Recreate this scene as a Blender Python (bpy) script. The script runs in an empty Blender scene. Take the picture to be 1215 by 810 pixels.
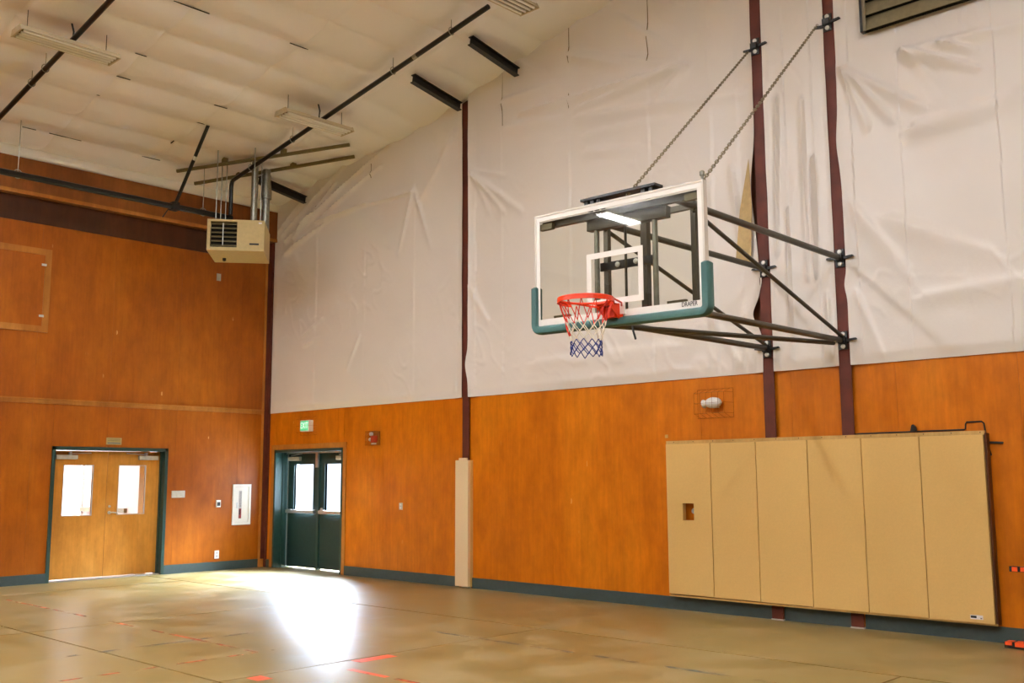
import bpy, bmesh, math, random
from mathutils import Vector, Matrix, noise
random.seed(7)
PI = math.pi
sc = bpy.context.scene
COL = sc.collection

# ------------------------------------------------------------------ camera
CAMP = Vector((16.382, -10.547, 1.6)); YAW, PIT, ROLL, FPX = math.radians(133.589), math.radians(7.716), math.radians(-0.2466), 1194.06
cf = Vector((math.cos(YAW)*math.cos(PIT), math.sin(YAW)*math.cos(PIT), math.sin(PIT)))
cr0 = Vector((math.sin(YAW), -math.cos(YAW), 0)); cu0 = cr0.cross(cf)
cr = cr0*math.cos(ROLL) + cu0*math.sin(ROLL); cu = -cr0*math.sin(ROLL) + cu0*math.cos(ROLL)
cd = bpy.data.cameras.new('camera'); cam = bpy.data.objects.new('camera', cd); COL.objects.link(cam)
cd.sensor_width = 36; cd.lens = FPX/1215*36; cd.clip_end = 200
cam.matrix_world = Matrix(((cr.x, cu.x, -cf.x, CAMP.x), (cr.y, cu.y, -cf.y, CAMP.y), (cr.z, cu.z, -cf.z, CAMP.z), (0, 0, 0, 1)))
sc.camera = cam

def on(ax, val, px, py):
    """point where the sight line through a photo pixel meets the plane axis=val"""
    d = cf + cr*((px-607.5)/FPX) - cu*((py-405)/FPX)
    return CAMP + d*((val-CAMP[ax])/d[ax])

# ------------------------------------------------------------------ world, exposure
sc.view_settings.view_transform = 'Standard'; sc.view_settings.look = 'None'
sc.view_settings.gamma = 1; sc.view_settings.use_curve_mapping = False
sc.view_settings.exposure = -0.08
w = bpy.data.worlds.new('sky'); sc.world = w; w.use_nodes = True
bgn = w.node_tree.nodes['Background']; bgn.inputs[1].default_value = 9.0
_n = w.node_tree.nodes; _tc = _n.new('ShaderNodeTexCoord'); _sx = _n.new('ShaderNodeSeparateXYZ'); _rp = _n.new('ShaderNodeValToRGB')   # overcast sky: zenith three times the horizon
w.node_tree.links.new(_tc.outputs['Generated'], _sx.inputs[0]); w.node_tree.links.new(_sx.outputs['Z'], _rp.inputs[0]); w.node_tree.links.new(_rp.outputs[0], bgn.inputs[0])
_rp.color_ramp.elements[0].color = (.27, .29, .34, 1); _rp.color_ramp.elements[1].color = (.80, .88, 1.0, 1)
w.cycles.sampling_method = 'NONE'
sc.cycles.max_bounces = 8; sc.cycles.diffuse_bounces = 5; sc.cycles.sample_clamp_indirect = 14
sc.cycles.use_denoising = True; sc.cycles.caustics_reflective = False; sc.cycles.caustics_refractive = False
LAMP_W, UP_FILL = 126.0, 290.0            # each lit fluorescent fixture: light thrown down, plus an added upward fill for the ceiling
LAMP_C = (0.95, 0.965, 1.0)

def daylight(name, loc, size, rot, watts):
    l = bpy.data.lights.new(name, 'AREA'); l.shape = 'RECTANGLE'; l.size, l.size_y = size; l.energy = watts; l.color = (.64, .78, 1.0)
    o = bpy.data.objects.new(name, l); o.location = loc; o.rotation_euler = rot; COL.objects.link(o)
# daylight of the bright overcast sky entering through the two panes of the outside door
for x_ in (.843, 1.797): daylight('daylight', (x_, .31, 1.44), (.60, .84), (-PI/2, 0, 0), 14)
# added unseen panel standing in for open sky, lighting the floor through the panes
def sky_panel(loc, aim, size, watts):
    daylight('sky_panel', loc, size, (Vector(aim)-Vector(loc)).to_track_quat('-Z', 'Y').to_euler(), watts)
sky_panel((.1, 1.75, 2.95), (1.32, .25, 1.44), (4.8, 1.6), 21000)

# ------------------------------------------------------------------ materials
def s2l(r, g, b):
    f = lambda c: (c/255/12.92) if c/255 <= .04045 else ((c/255+.055)/1.055)**2.4
    return (f(r), f(g), f(b), 1)
MATS = {}
class NT:
    def __init__(s, name):
        m = bpy.data.materials.new(name); m.use_nodes = True; MATS[name] = m
        s.m = m; s.t = m.node_tree; s.b = s.t.nodes['Principled BSDF']; s.out = s.t.nodes['Material Output']
    def n(s, ty, **kw):
        x = s.t.nodes.new(ty)
        for k, v in kw.items(): setattr(x, k, v)
        return x
    def l(s, a, b): s.t.links.new(a, b)
    def coord(s, scale):
        tc = s.n('ShaderNodeTexCoord'); mp = s.n('ShaderNodeMapping'); mp.inputs['Scale'].default_value = scale
        s.l(tc.outputs['Object'], mp.inputs['Vector']); return mp.outputs[0]
    def noise(s, scale, vec, detail=4, rough=.55):
        x = s.n('ShaderNodeTexNoise'); x.inputs['Scale'].default_value = scale; x.inputs['Detail'].default_value = detail
        x.inputs['Roughness'].default_value = rough; s.l(vec, x.inputs['Vector']); return x.outputs['Fac']
    def ramp(s, fac, stops):
        x = s.n('ShaderNodeValToRGB'); e = x.color_ramp.elements
        e[0].position, e[0].color = stops[0]; e[1].position, e[1].color = stops[-1]
        for p, c in stops[1:-1]:
            q = e.new(p); q.color = c
        s.l(fac, x.inputs[0]); return x.outputs[0]
    def mix(s, fac, a, b, mode='MIX'):
        x = s.n('ShaderNodeMix', data_type='RGBA', blend_type=mode)
        for sock, v in ((x.inputs[0], fac), (x.inputs[6], a), (x.inputs[7], b)):
            if hasattr(v, 'is_output'): s.l(v, sock)
            else: sock.default_value = v
        return x.outputs[2]
    def bump(s, h, strength, dist=.01):
        x = s.n('ShaderNodeBump'); x.inputs['Strength'].default_value = strength; x.inputs['Distance'].default_value = dist
        s.l(h, x.inputs['Height']); s.l(x.outputs[0], s.b.inputs['Normal'])
def simple(name, rgb, rough=.5, metal=0, var=.12, bump=.1, scale=18, spec=.5):
    k = NT(name); c = s2l(*rgb); f = k.noise(scale, k.coord((1, 1, 1)))
    lo = tuple(x*(1-var) for x in c[:3])+(1,); hi = tuple(min(1, x*(1+var)) for x in c[:3])+(1,)
    k.l(k.ramp(f, [(.3, lo), (.7, hi)]), k.b.inputs['Base Color'])
    k.b.inputs['Roughness'].default_value = rough; k.b.inputs['Metallic'].default_value = metal
    k.b.inputs['Specular IOR Level'].default_value = spec
    if bump: k.bump(f, bump)
    return k
def wood(name, dark, mid, light, rough=.42, rnd=.10, spots=True):
    k = NT(name)
    big = k.noise(1.0, k.coord((1.1, 1.1, .45)), 5, .6)
    grain = k.noise(1.0, k.coord((24, 24, 1.1)), 4, .6)
    c = k.ramp(big, [(.34, s2l(*dark)), (.5, s2l(*mid)), (.68, s2l(*light))])
    patch = k.noise(1.0, k.coord((5, 5, 2.6)), 5, .65)
    c = k.mix(1.0, c, k.ramp(patch, [(.34, (.84, .82, .78, 1)), (.66, (1.10, 1.10, 1.10, 1))]), 'MULTIPLY')
    g = k.ramp(grain, [(.3, (.90, .89, .87, 1)), (.7, (1.06, 1.06, 1.06, 1))])
    c = k.mix(1.0, c, g, 'MULTIPLY')
    if spots:                                               # small scuffs and chipped nail heads
        v = k.n('ShaderNodeTexVoronoi'); v.inputs['Scale'].default_value = 1.0; k.l(k.coord((2.6, 2.6, 1.5)), v.inputs['Vector'])
        sp = k.ramp(v.outputs['Distance'], [(.0, (1, 1, 1, 1)), (.050, (1, 1, 1, 1)), (.062, (0, 0, 0, 1))])
        c = k.mix(k.mix(1.0, sp, k.ramp(grain, [(.50, (0, 0, 0, 1)), (.6, (.7, .7, .7, 1))]), 'MULTIPLY'), c, s2l(226, 176, 110))
    oi = k.n('ShaderNodeObjectInfo'); rr = k.ramp(oi.outputs['Random'], [(0, (1-rnd,)*3+(1,)), (1, (1+rnd,)*3+(1,))])
    c = k.mix(1.0, c, rr, 'MULTIPLY')
    k.l(c, k.b.inputs['Base Color']); k.b.inputs['Roughness'].default_value = rough; k.b.inputs['Specular IOR Level'].default_value = .3
    k.bump(grain, .06)
    return k
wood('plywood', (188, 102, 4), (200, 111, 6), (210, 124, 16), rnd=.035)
wood('plywood_shaded', (146, 74, 3), (158, 83, 5), (170, 95, 12), rnd=.03)  # back-wall plywood, darkened to stand in for the weaker light there
wood('plywood_trim', (160, 98, 34), (172, 110, 42), (184, 124, 56), spots=False)
wood('plywood_edge', (186, 146, 82), (204, 166, 100), (216, 182, 120), spots=False)
wood('door_wood', (196, 128, 48), (208, 142, 58), (218, 156, 76), rough=.38, rnd=.04, spots=False)
wood('dark_brown', (62, 32, 14), (76, 40, 17), (92, 50, 22), spots=False)
wood('header_wood', (120, 66, 22), (138, 78, 28), (150, 90, 36), spots=False)
k = NT('vinyl')
f1 = k.noise(1, k.coord((.5, .5, .5)), 3); f2 = k.noise(22, k.coord((1, 1, .6)), 5, .6); f3 = k.noise(4, k.coord((1, 1, .35)), 4, .5)
k.l(k.ramp(f1, [(.3, s2l(233, 227, 222)), (.7, s2l(240, 235, 231))]), k.b.inputs['Base Color'])
k.b.inputs['Roughness'].default_value = .33; k.b.inputs['Specular IOR Level'].default_value = .5
k.bump(k.mix(.4, f2, f3), .2, .02)
k = NT('vinyl_roof')
f1 = k.noise(1, k.coord((.5, .5, .5)), 3); f2 = k.noise(22, k.coord((1, 1, .6)), 5, .6); f3 = k.noise(4, k.coord((1, 1, .35)), 4, .5)
k.l(k.ramp(f1, [(.3, s2l(246, 244, 246)), (.7, s2l(252, 250, 252))]), k.b.inputs['Base Color'])
k.b.inputs['Roughness'].default_value = .33; k.b.inputs['Specular IOR Level'].default_value = .5
k.bump(k.mix(.4, f2, f3), .2, .02)
k = NT('concrete')
v1 = k.noise(.5, k.coord((1, 1, 1)), 3, .5); v2 = k.noise(2.2, k.coord((1, 1, 1)), 3, .5)
c = k.ramp(v1, [(.36, s2l(126, 110, 60)), (.5, s2l(140, 122, 70)), (.64, s2l(152, 136, 90))])
c = k.mix(.6, c, k.ramp(v2, [(.36, s2l(124, 108, 62)), (.5, s2l(142, 122, 74)), (.64, s2l(158, 140, 100))]))
k.l(c, k.b.inputs['Base Color'])
k.l(k.ramp(v2, [(.3, (.30,)*3+(1,)), (.7, (.42,)*3+(1,))]), k.b.inputs['Roughness'])
simple('joint', (70, 56, 34), .9)
simple('green_paint', (34, 62, 56), .35, spec=.5)
simple('dark_green_door', (20, 50, 48), .5)
simple('base_rubber', (52, 66, 64), .5)
simple('column_red', (86, 36, 22), .6, var=.25, spec=.3, scale=5)
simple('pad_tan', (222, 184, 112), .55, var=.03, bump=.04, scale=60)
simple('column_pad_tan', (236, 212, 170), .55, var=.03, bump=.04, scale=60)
simple('black_pipe', (26, 24, 22), .3, metal=.3)
simple('black_steel', (20, 19, 18), .45)
simple('frame_steel', (66, 60, 46), .4, metal=.35)
simple('galvanised', (150, 150, 140), .35, metal=.8, var=.2)
simple('strut_steel', (120, 106, 66), .45, metal=.4)
simple('aluminium', (205, 205, 205), .32, metal=.8, var=.05)
simple('bolt_zinc', (215, 215, 208), .35, metal=.3)
simple('heater_tan', (196, 176, 122), .5, var=.06)
simple('seam_dark', (128, 112, 80), .8)
simple('flap_tan', (190, 164, 112), .6)
simple('dark_void', (12, 11, 10), .9)
simple('white_enamel', (236, 230, 220), .35, var=.02, bump=0)
simple('fixture_white', (206, 192, 164), .4, var=.04, bump=0)
simple('tube_off', (250, 248, 244), .25, var=.01, bump=0)
simple('white_plastic', (234, 232, 230), .35, var=.02, bump=0)
simple('board_white', (238, 234, 228), .35, var=.02, bump=0)
simple('frame_white', (214, 208, 198), .4, var=.03, bump=0)
simple('pad_green', (52, 92, 88), .5, var=.08, bump=.05)
simple('rim_orange', (236, 62, 14), .35, var=.05, bump=0)
simple('net_red', (214, 52, 30), .7, bump=0)
simple('net_white', (232, 224, 206), .7, bump=0)
simple('net_blue', (30, 44, 120), .7, bump=0)
simple('chain_steel', (140, 128, 100), .4, metal=.7)
simple('silver_plate', (196, 192, 182), .4, metal=.3)
simple('sign_olive', (170, 150, 96), .5, var=.05)
simple('ink_black', (28, 26, 26), .6, bump=0)
simple('ink_grey', (120, 116, 112), .6, bump=0)
simple('ink_red', (150, 40, 34), .5, bump=0)
simple('orange_plastic', (255, 92, 36), .4, bump=0)
simple('red_device', (196, 66, 40), .4, bump=0)
simple('lobby_white', (244, 246, 250), .7, var=.02)
simple('lobby_grey', (196, 188, 186), .7, var=.02)
simple('louver_olive', (112, 102, 74), .5)
simple('gravel', (180, 180, 176), .9)
simple('wire', (190, 140, 80), .22, metal=.8)
def emis(name, rgb, e, base=None):
    k = NT(name); c = s2l(*rgb); k.b.inputs['Base Color'].default_value = c
    k.m.cycles.emission_sampling = 'NONE'; k.b.inputs['Emission Color'].default_value = c; k.b.inputs['Emission Strength'].default_value = e
emis('tube_lit', (255, 246, 230), 9.0)
emis('exit_face', (84, 190, 140), .75)
emis('exit_letters', (214, 255, 232), 1.0)
def glass(name, tint, add=.03):
    k = NT(name); k.t.nodes.remove(k.b)
    tr = k.n('ShaderNodeBsdfTransparent'); tr.inputs[0].default_value = tint
    gl = k.n('ShaderNodeBsdfGlossy'); gl.inputs['Roughness'].default_value = .02
    lw = k.n('ShaderNodeLayerWeight'); lw.inputs[0].default_value = .5
    pw = k.n('ShaderNodeMath', operation='POWER'); k.l(lw.outputs['Facing'], pw.inputs[0]); pw.inputs[1].default_value = 5
    fr = k.n('ShaderNodeMath', operation='MULTIPLY_ADD'); k.l(pw.outputs[0], fr.inputs[0]); fr.inputs[1].default_value = .92; fr.inputs[2].default_value = add
    mx = k.n('ShaderNodeMixShader'); k.l(fr.outputs[0], mx.inputs[0]); k.l(tr.outputs[0], mx.inputs[1]); k.l(gl.outputs[0], mx.inputs[2])
    k.l(mx.outputs[0], k.out.inputs[0])
glass('glass', (.96, .98, .98, 1)); glass('board_glass', (.955, .965, .935, 1)); glass('clear_cover', (.94, .92, .90, 1))
def paint(name, rgb, lo, hi):
    k = NT(name); k.b.inputs['Base Color'].default_value = s2l(*rgb); k.b.inputs['Roughness'].default_value = .4
    f = k.noise(3.0, k.coord((1, 1, 1)), 3, .6)
    k.l(k.ramp(f, [(lo, (0, 0, 0, 1)), (hi, (1, 1, 1, 1))]), k.b.inputs['Alpha'])
paint('paint_red', (226, 110, 70), .47, .68); paint('paint_blue', (140, 146, 136), .48, .9); paint('tape_red', (240, 96, 60), .2, .35)

# ------------------------------------------------------------------ mesh builder
ORG = {}
def origin(o): return ORG.get(o.name, Vector()) if o else Vector()
class MB:
    def __init__(s): s.v = []; s.f = []
    def add(s, vs, fs):
        b = len(s.v); s.v += [Vector(v) for v in vs]; s.f += [tuple(i+b for i in f) for f in fs]; return s
    def box(s, x0, x1, y0, y1, z0, z1, xf=None):
        vs = [Vector((x, y, z)) for z in (z0, z1) for y in (y0, y1) for x in (x0, x1)]
        if xf: vs = [xf(v) for v in vs]
        return s.add(vs, [(0, 2, 3, 1), (4, 5, 7, 6), (0, 1, 5, 4), (2, 6, 7, 3), (0, 4, 6, 2), (1, 3, 7, 5)])
    def tube(s, pts, r, n=8, caps=True, closed=False, r2=None):
        pts = [Vector(p) for p in pts]; N = len(pts); rings = []
        up = None
        for i, p in enumerate(pts):
            a = pts[(i-1) % N] if (i > 0 or closed) else p; b = pts[(i+1) % N] if (i < N-1 or closed) else p
            d = (b-a).normalized()
            if up is None: up = Vector((0, 0, 1)) if abs(d.z) < .9 else Vector((1, 0, 0))
            u = (up - d*up.dot(d)).normalized(); v = d.cross(u); up = u
            rr = r if r2 is None else r+(r2-r)*i/(N-1)
            rings.append([p + (u*math.cos(2*PI*j/n) + v*math.sin(2*PI*j/n))*rr for j in range(n)])
        vs = [q for R in rings for q in R]; fs = []
        for i in range(N if closed else N-1):
            for j in range(n):
                a = i*n+j; b = i*n+(j+1) % n; c = ((i+1) % N)*n+(j+1) % n; d = ((i+1) % N)*n+j
                fs.append((a, b, c, d))
        if caps and not closed: fs += [tuple(range(n-1, -1, -1)), tuple(range((N-1)*n, N*n))]
        return s.add(vs, fs)
    def bar(s, a, b, wx, wz, up=(0, 0, 1)):
        a, b = Vector(a), Vector(b); d = (b-a).normalized(); u = Vector(up); u = (u-d*u.dot(d)).normalized(); v = d.cross(u)
        vs = [p + v*sx*wx/2 + u*sz*wz/2 for p in (a, b) for sz in (-1, 1) for sx in (-1, 1)]
        return s.add(vs, [(0, 2, 3, 1), (4, 5, 7, 6), (0, 1, 5, 4), (2, 6, 7, 3), (0, 4, 6, 2), (1, 3, 7, 5)])
    def prism(s, poly, fn, t0, t1):
        n = len(poly); vs = [fn(p, t0) for p in poly]+[fn(p, t1) for p in poly]
        return s.add(vs, [tuple(range(n))[::-1], tuple(range(n, 2*n))]+[(i, (i+1) % n, n+(i+1) % n, n+i) for i in range(n)])
    def lathe(s, c, ax, prof, n=16):
        c, ax = Vector(c), Vector(ax).normalized(); u = ax.orthogonal().normalized(); v = ax.cross(u); vs = []; fs = []
        for t, r in prof: vs += [c+ax*t+(u*math.cos(2*PI*j/n)+v*math.sin(2*PI*j/n))*r for j in range(n)]
        for i in range(len(prof)-1):
            for j in range(n): fs.append((i*n+j, i*n+(j+1) % n, (i+1)*n+(j+1) % n, (i+1)*n+j))
        fs += [tuple(range(n-1, -1, -1)), tuple(range((len(prof)-1)*n, len(prof)*n))]
        return s.add(vs, fs)
    def build(s, name, mat, parent=None, smooth=False, bevel=0, base=None):
        org = origin(parent) if parent else (Vector(base) if base is not None else Vector())
        me = bpy.data.meshes.new(name); me.from_pydata([v-org for v in s.v], [], s.f)
        bm = bmesh.new(); bm.from_mesh(me); bmesh.ops.recalc_face_normals(bm, faces=bm.faces)
        if bevel: bmesh.ops.bevel(bm, geom=bm.edges[:], offset=bevel, segments=2, profile=.6, affect='EDGES')
        bm.to_mesh(me); bm.free()
        me.materials.append(MATS[mat])
        if smooth:
            for p in me.polygons: p.use_smooth = True
            me.set_sharp_from_angle(angle=math.radians(40))
        o = bpy.data.objects.new(name, me); COL.objects.link(o)
        if parent: o.parent = parent; ORG[o.name] = org
        else: o.location = org; ORG[o.name] = org
        return o
def tag(o, label=None, cat=None, group=None, kind=None):
    if label: o['label'] = label
    if cat: o['category'] = cat
    if group: o['group'] = group
    if kind: o['kind'] = kind
    return o
def empty(name, loc, label=None, cat=None, group=None, kind=None):
    o = bpy.data.objects.new(name, None); o.empty_display_size = .1; COL.objects.link(o); o.location = loc; ORG[o.name] = Vector(loc)
    return tag(o, label, cat, group, kind)
def text(name, body, mat, parent, pos, size, right, up, extrude=.002, sx=1.0):
    cu_ = bpy.data.curves.new('t', 'FONT'); cu_.body = body; cu_.size = size; cu_.extrude = extrude; cu_.align_x = 'CENTER'; cu_.align_y = 'CENTER'
    to = bpy.data.objects.new('t', cu_); COL.objects.link(to); dg = bpy.context.evaluated_depsgraph_get()
    me = bpy.data.meshes.new_from_object(to.evaluated_get(dg)); bpy.data.objects.remove(to)
    R, U = Vector(right).normalized(), Vector(up).normalized(); N = R.cross(U); org = origin(parent)
    for v in me.vertices:
        c = v.co.copy(); v.co = Vector(pos)+R*c.x*sx+U*c.y+N*c.z-org
    me.name = name; me.materials.clear(); me.materials.append(MATS[mat])
    o = bpy.data.objects.new(name, me); COL.objects.link(o); o.parent = parent; ORG[o.name] = org; return o
def grid(name, mat, parent, fn, nu, nv):
    vs = [fn(i/nu, j/nv) for j in range(nv+1) for i in range(nu+1)]
    fs = [(j*(nu+1)+i, j*(nu+1)+i+1, (j+1)*(nu+1)+i+1, (j+1)*(nu+1)+i) for j in range(nv) for i in range(nu)]
    m = MB(); m.add(vs, fs); return m.build(name, mat, parent, smooth=True)

# ------------------------------------------------------------------ the hall: dimensions
XW, YL, RIDGE = 28.6, -26.0, 14.3
def zc(x): return 6.8 + .1667*(x if x <= RIDGE else 2*RIDGE-x)
WAIN = 2.82

# floor: separate slabs with recessed joints
floor = MB().box(-.6, XW+.4, YL-.4, .6, -.3, -.012).build('floor', 'joint'); tag(floor, 'polished tan concrete slab floor of the hall', None, None, 'structure')
xs = [0, 1.25, 5.1, 8.95, 12.85, 16.7, 20.5, 24.4, XW]; ys = [0, -2.3, -6.15, -10.0, -13.9, -17.8, -21.7, YL]
MB().box(.0, XW, -2.286, 0, -.012, 0).build('slab', 'concrete', floor)
for i in range(len(xs)-1):
    for j in range(1, len(ys)-1):
        MB().box(xs[i]+.008, xs[i+1]-.008, ys[j+1]+.010, ys[j]-.014, -.012, 0).build('slab', 'concrete', floor)
MB().box(.28, 2.36, 0, .42, -.012, -.001).build('slab', 'concrete', floor)
MB().box(-.45, 0, -3.95, -1.98, -.012, -.001).build('slab', 'concrete', floor)
def line(x0, x1, y0, y1, mat): return MB().box(x0, x1, y0, y1, .0008, .0016).build('painted_line', mat, floor)
line(1.2, 8.05, -5.2, -5.16, 'paint_red'); line(7.962, 8.002, -7.9, -5.0, 'paint_red')
line(9.30, 9.80, -5.15, -5.09, 'tape_red'); line(8.98, 9.16, -5.92, -5.78, 'tape_red'); line(8.98, 9.12, -4.86, -4.44, 'tape_red'); line(9.9, 10.2, -5.14, -5.09, 'paint_red')
line(8.2, 12.6, -3.25, -3.19, 'paint_blue'); line(6.84, 6.91, -9.0, -4.4, 'paint_blue')

# ceiling: roof deck with vinyl strips of insulation hung under it
ceiling = MB()
for x0, x1 in ((-.6, RIDGE), (RIDGE, XW+.6)):
    ceiling.add([(x, y, zc(x)+dz) for dz in (.12, .3) for y in (YL-.5, .55) for x in (x0, x1)],
                [(0, 2, 3, 1), (4, 5, 7, 6), (0, 1, 5, 4), (2, 6, 7, 3), (0, 4, 6, 2), (1, 3, 7, 5)])
ceiling = ceiling.build('ceiling', 'vinyl'); tag(ceiling, 'sloping roof underside lined with white vinyl insulation', None, None, 'structure')
PUR = .69
def ceil_z(x, y):
    ph = (x-.83)/PUR; s = abs(math.sin(PI*ph))
    amp = .06+.04*noise.noise(Vector((math.floor(ph)*3.1, y*.35, 2)))
    z = zc(x) - amp*s**.8
    z -= .010*noise.noise(Vector((x*2.2, y*.9, 5))) + .006*noise.noise(Vector((x*6, y*5, 8)))
    z -= .17*math.exp(-((x-4.3)/1.7)**2)*math.exp(y/.55) + .03*math.exp(y/.3)
    return z
seams = [.02, -1.2, -2.86, -4.5, -6.15, -7.8, -9.4, -11.0, -14.0, -18, -22, YL]
for a, b in zip(seams, seams[1:]):
    near = b > -10
    def fn(u, v, a=a, b=b):
        x = u*RIDGE if True else 0; y = b+(a-b)*v
        e = min(v, 1-v)*abs(a-b)
        return (x, y, ceil_z(x, y)+.022*math.exp(-e/.05))
    grid('insulation_strip', 'vinyl_roof', ceiling, fn, 250 if near else 60, 26 if near else 8)
grid('insulation_strip', 'vinyl_roof', ceiling, lambda u, v: (RIDGE+u*(XW-RIDGE), YL*(1-v)+.02*v, zc(RIDGE+u*(XW-RIDGE))), 20, 20)
# seam slits where the strips meet above the purlins
def slit(a, b, wd, mat='dark_void', par=None): return MB().bar(a, b, wd, .006).build('seam_slit', mat, par)
for (x, y, l, ax) in [(2.29, -4.58, .36, 1), (2.29, -2.72, .5, 1), (.83, -4.35, .5, 1), (.80, -2.92, .32, 1), (2.92, -4.42, .2, 1), (2.91, -2.87, .22, 1),
                      (3.54, -2.6, .2, 1), (4.96, -4.5, .5, 1), (4.96, -2.86, .3, 1), (1.52, -2.92, .10, 0), (.83, -4.9, .2, 1), (3.6, -4.5, .16, 1)]:
    z = zc(x) - .012
    a, b = ((x, y-l/2, z), (x, y+l/2, z)) if ax else ((x-l/2, y, z-.02), (x+l/2, y, z+.0))
    slit(a, b, .018, par=ceiling)

# ------------------------------------------------------------------ wall_right (gable end with the hoop)
DX0, DX1, DZ = .28, 2.36, 2.13
m = MB().box(-.4, DX0, .02, .4, 0, 6.9).box(DX0, DX1, .02, .4, DZ, 6.9).box(DX1, XW+.4, .02, .4, 0, 6.9)
m.prism([(-.4, 6.9), (XW+.4, 6.9), (RIDGE, 9.45)], lambda p, t: (p[0], t, p[1]), .02, .4)
wall_right = m.build('wall_right', 'dark_brown'); tag(wall_right, 'gable wall of orange plywood below white vinyl insulation', None, None, 'structure')
def cut(r, hole):
    x0, x1, z0, z1 = r
    if hole is None: return [r]
    a0, a1, b0, b1 = hole
    if x1 <= a0 or x0 >= a1 or z1 <= b0 or z0 >= b1: return [r]
    out = []
    if x0 < a0: out.append((x0, a0, z0, z1))
    if x1 > a1: out.append((a1, x1, z0, z1))
    m0, m1 = max(x0, a0), min(x1, a1)
    if z1 > b1: out.append((m0, m1, b1, z1))
    if z0 < b0: out.append((m0, m1, z0, b0))
    return out
x = 0.0
edges = [0, 1.0, 2.22, 3.44, 4.66, 5.88, 7.1, 8.32, 9.54, 10.76, 11.98, 13.2, 14.42, 16.9, 19.3, 21.8, 24.2, XW]
for x0, x1 in zip(edges, edges[1:]):
    for r in cut((x0, x1, 0, WAIN), (DX0, DX1, 0, DZ)):
        MB().box(r[0]+.0012, r[1]-.0012, 0, .02, r[2], r[3]).build('plywood_sheet', 'plywood', wall_right)
# insulation: creases read off the wall as lines on the vinyl
def W(px, py): p = on(1, 0, px, py); return (p.x, p.z)
CR = []
def crease(a, b, wd=.05, amp=.03): CR.append((Vector(W(*a)), Vector(W(*b)), wd*.8, amp*1.8))
for q in [((336, 281), (420, 188), .022, .05), ((340, 287), (376, 256), .022, .045), ((350, 284), (402, 216), .022, .045), ((378, 264), (440, 241), .03, .05), ((364, 264), (462, 174), .024, .045), ((332, 276), (362, 236), .02, .04), ((384, 258), (455, 196), .024, .04), ((352, 292), (392, 262), .022, .035),
          ((340, 300), (378, 268), .05, .03), ((490, 230), (432, 245), .04, .03), ((493, 228), (476, 300), .04, .025), ((496, 228), (512, 290), .04, .02), ((545, 150), (500, 240), .06, .02), ((360, 400), (384, 378), .03, .02), ((362, 410), (380, 400), .03, .02), ((430, 400), (415, 440), .04, .02),
          ((622, 135), (700, 112), .05, .045), ((700, 112), (815, 77), .05, .05), ((680, 64), (800, 76), .07, .035), ((684, 70), (740, 78), .05, .03), ((735, 20), (810, 66), .08, .03), ((688, 130), (800, 84), .05, .025), ((690, 140), (880, 110), .07, .03), ((700, 160), (790, 140), .06, .02), ((780, 120), (815, 80), .05, .02),
          ((600, 120), (660, 100), .07, .03), ((605, 150), (680, 140), .08, .02), ((563, 205), (600, 250), .04, .03), ((565, 207), (620, 248), .05, .03), ((565, 203), (600, 208), .03, .02), ((566, 210), (582, 250), .04, .02), ((600, 60), (650, 90), .06, .02), ((560, 340), (580, 380), .05, .02),
          ((1004, 83), (1060, 140), .05, .04), ((1004, 83), (1100, 128), .06, .04), ((1004, 85), (1032, 150), .05, .03), ((1077, 60), (1160, 80), .05, .045), ((1077, 60), (1215, 28), .06, .03), ((1120, 52), (1160, 60), .04, .03), ((1080, 66), (1110, 78), .05, .02), ((1077, 62), (1120, 110), .06, .02), ((1090, 150), (1215, 110), .1, .03), ((1010, 240), (1080, 320), .08, .02), ((1060, 260), (1180, 300), .1, .02), ((1100, 350), (1215, 330), .08, .015), ((1020, 350), (1050, 420), .05, .02),
          ((925, 120), (925, 300), .03, .035), ((968, 190), (971, 330), .02, .05), ((955, 120), (962, 330), .03, .03), ((938, 250), (942, 420), .02, .025), ((985, 350), (990, 420), .03, .02), ((870, 200), (885, 310), .04, .03), ((850, 380), (880, 430), .05, .02), ((700, 180), (760, 175), .08, .02), ((640, 430), (800, 410), .10, .015)]:
    crease(*q)
VS = [.22, 1.5, 2.91, 4.2, 5.2, 5.6, 6.18, 7.52, 8.9, 9.83, 10.2, 10.85, 11.2, 11.65, 12.2, 13.2, 14.3]      # vertical seams
def bulge(x, z, x0, x1):
    d = 0
    p = Vector((x, z))
    for a, b, wd, amp in CR:
        ab = b-a; L = ab.length
        t = (p-a).dot(ab)/(L*L)
        if t < -.25 or t > 1.25: continue
        q = a+ab*min(1, max(0, t)); dist = (p-q).length
        if dist > wd*4: continue
        side = ab.x*(p.y-a.y)-ab.y*(p.x-a.x)
        ws = wd*(.7 if side > 0 else 1.9)
        d += amp*math.exp(-(dist/ws)**2)*max(0, 1-.75*abs(t-.25)) if dist < 4*ws else 0
    for s in VS:
        dx = abs(x-s)
        if dx < .4 and x <= s: d += .012*math.exp(-dx/.09)*(.6+.8*abs(noise.noise(Vector((s*3, z*.9, 7)))))
        elif dx < .1: d -= .004*math.exp(-dx/.02)
    d += .020*noise.noise(Vector((x*.9, z*.5, 1))) + .007*noise.noise(Vector((x*2.2+z*1.3, z*2.6-x*.9, 4)))
    r_ = noise.noise(Vector((x*3.1+z*2.2, z*1.6-x*1.1, 9))); d += .012*max(0, 1-abs(r_)*9)*max(0, noise.noise(Vector((x*.8, z*.8, 20)))*2)
    d += .035*math.sin(PI*min(1, max(0, (x-x0)/(x1-x0))))
    return d
def wob(z, k): return .006*math.sin(z*2.1+k)+.004*math.sin(z*7.3+2*k)
def bump1(z, c, wd): return math.exp(-((z-c)/wd)**2)
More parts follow.
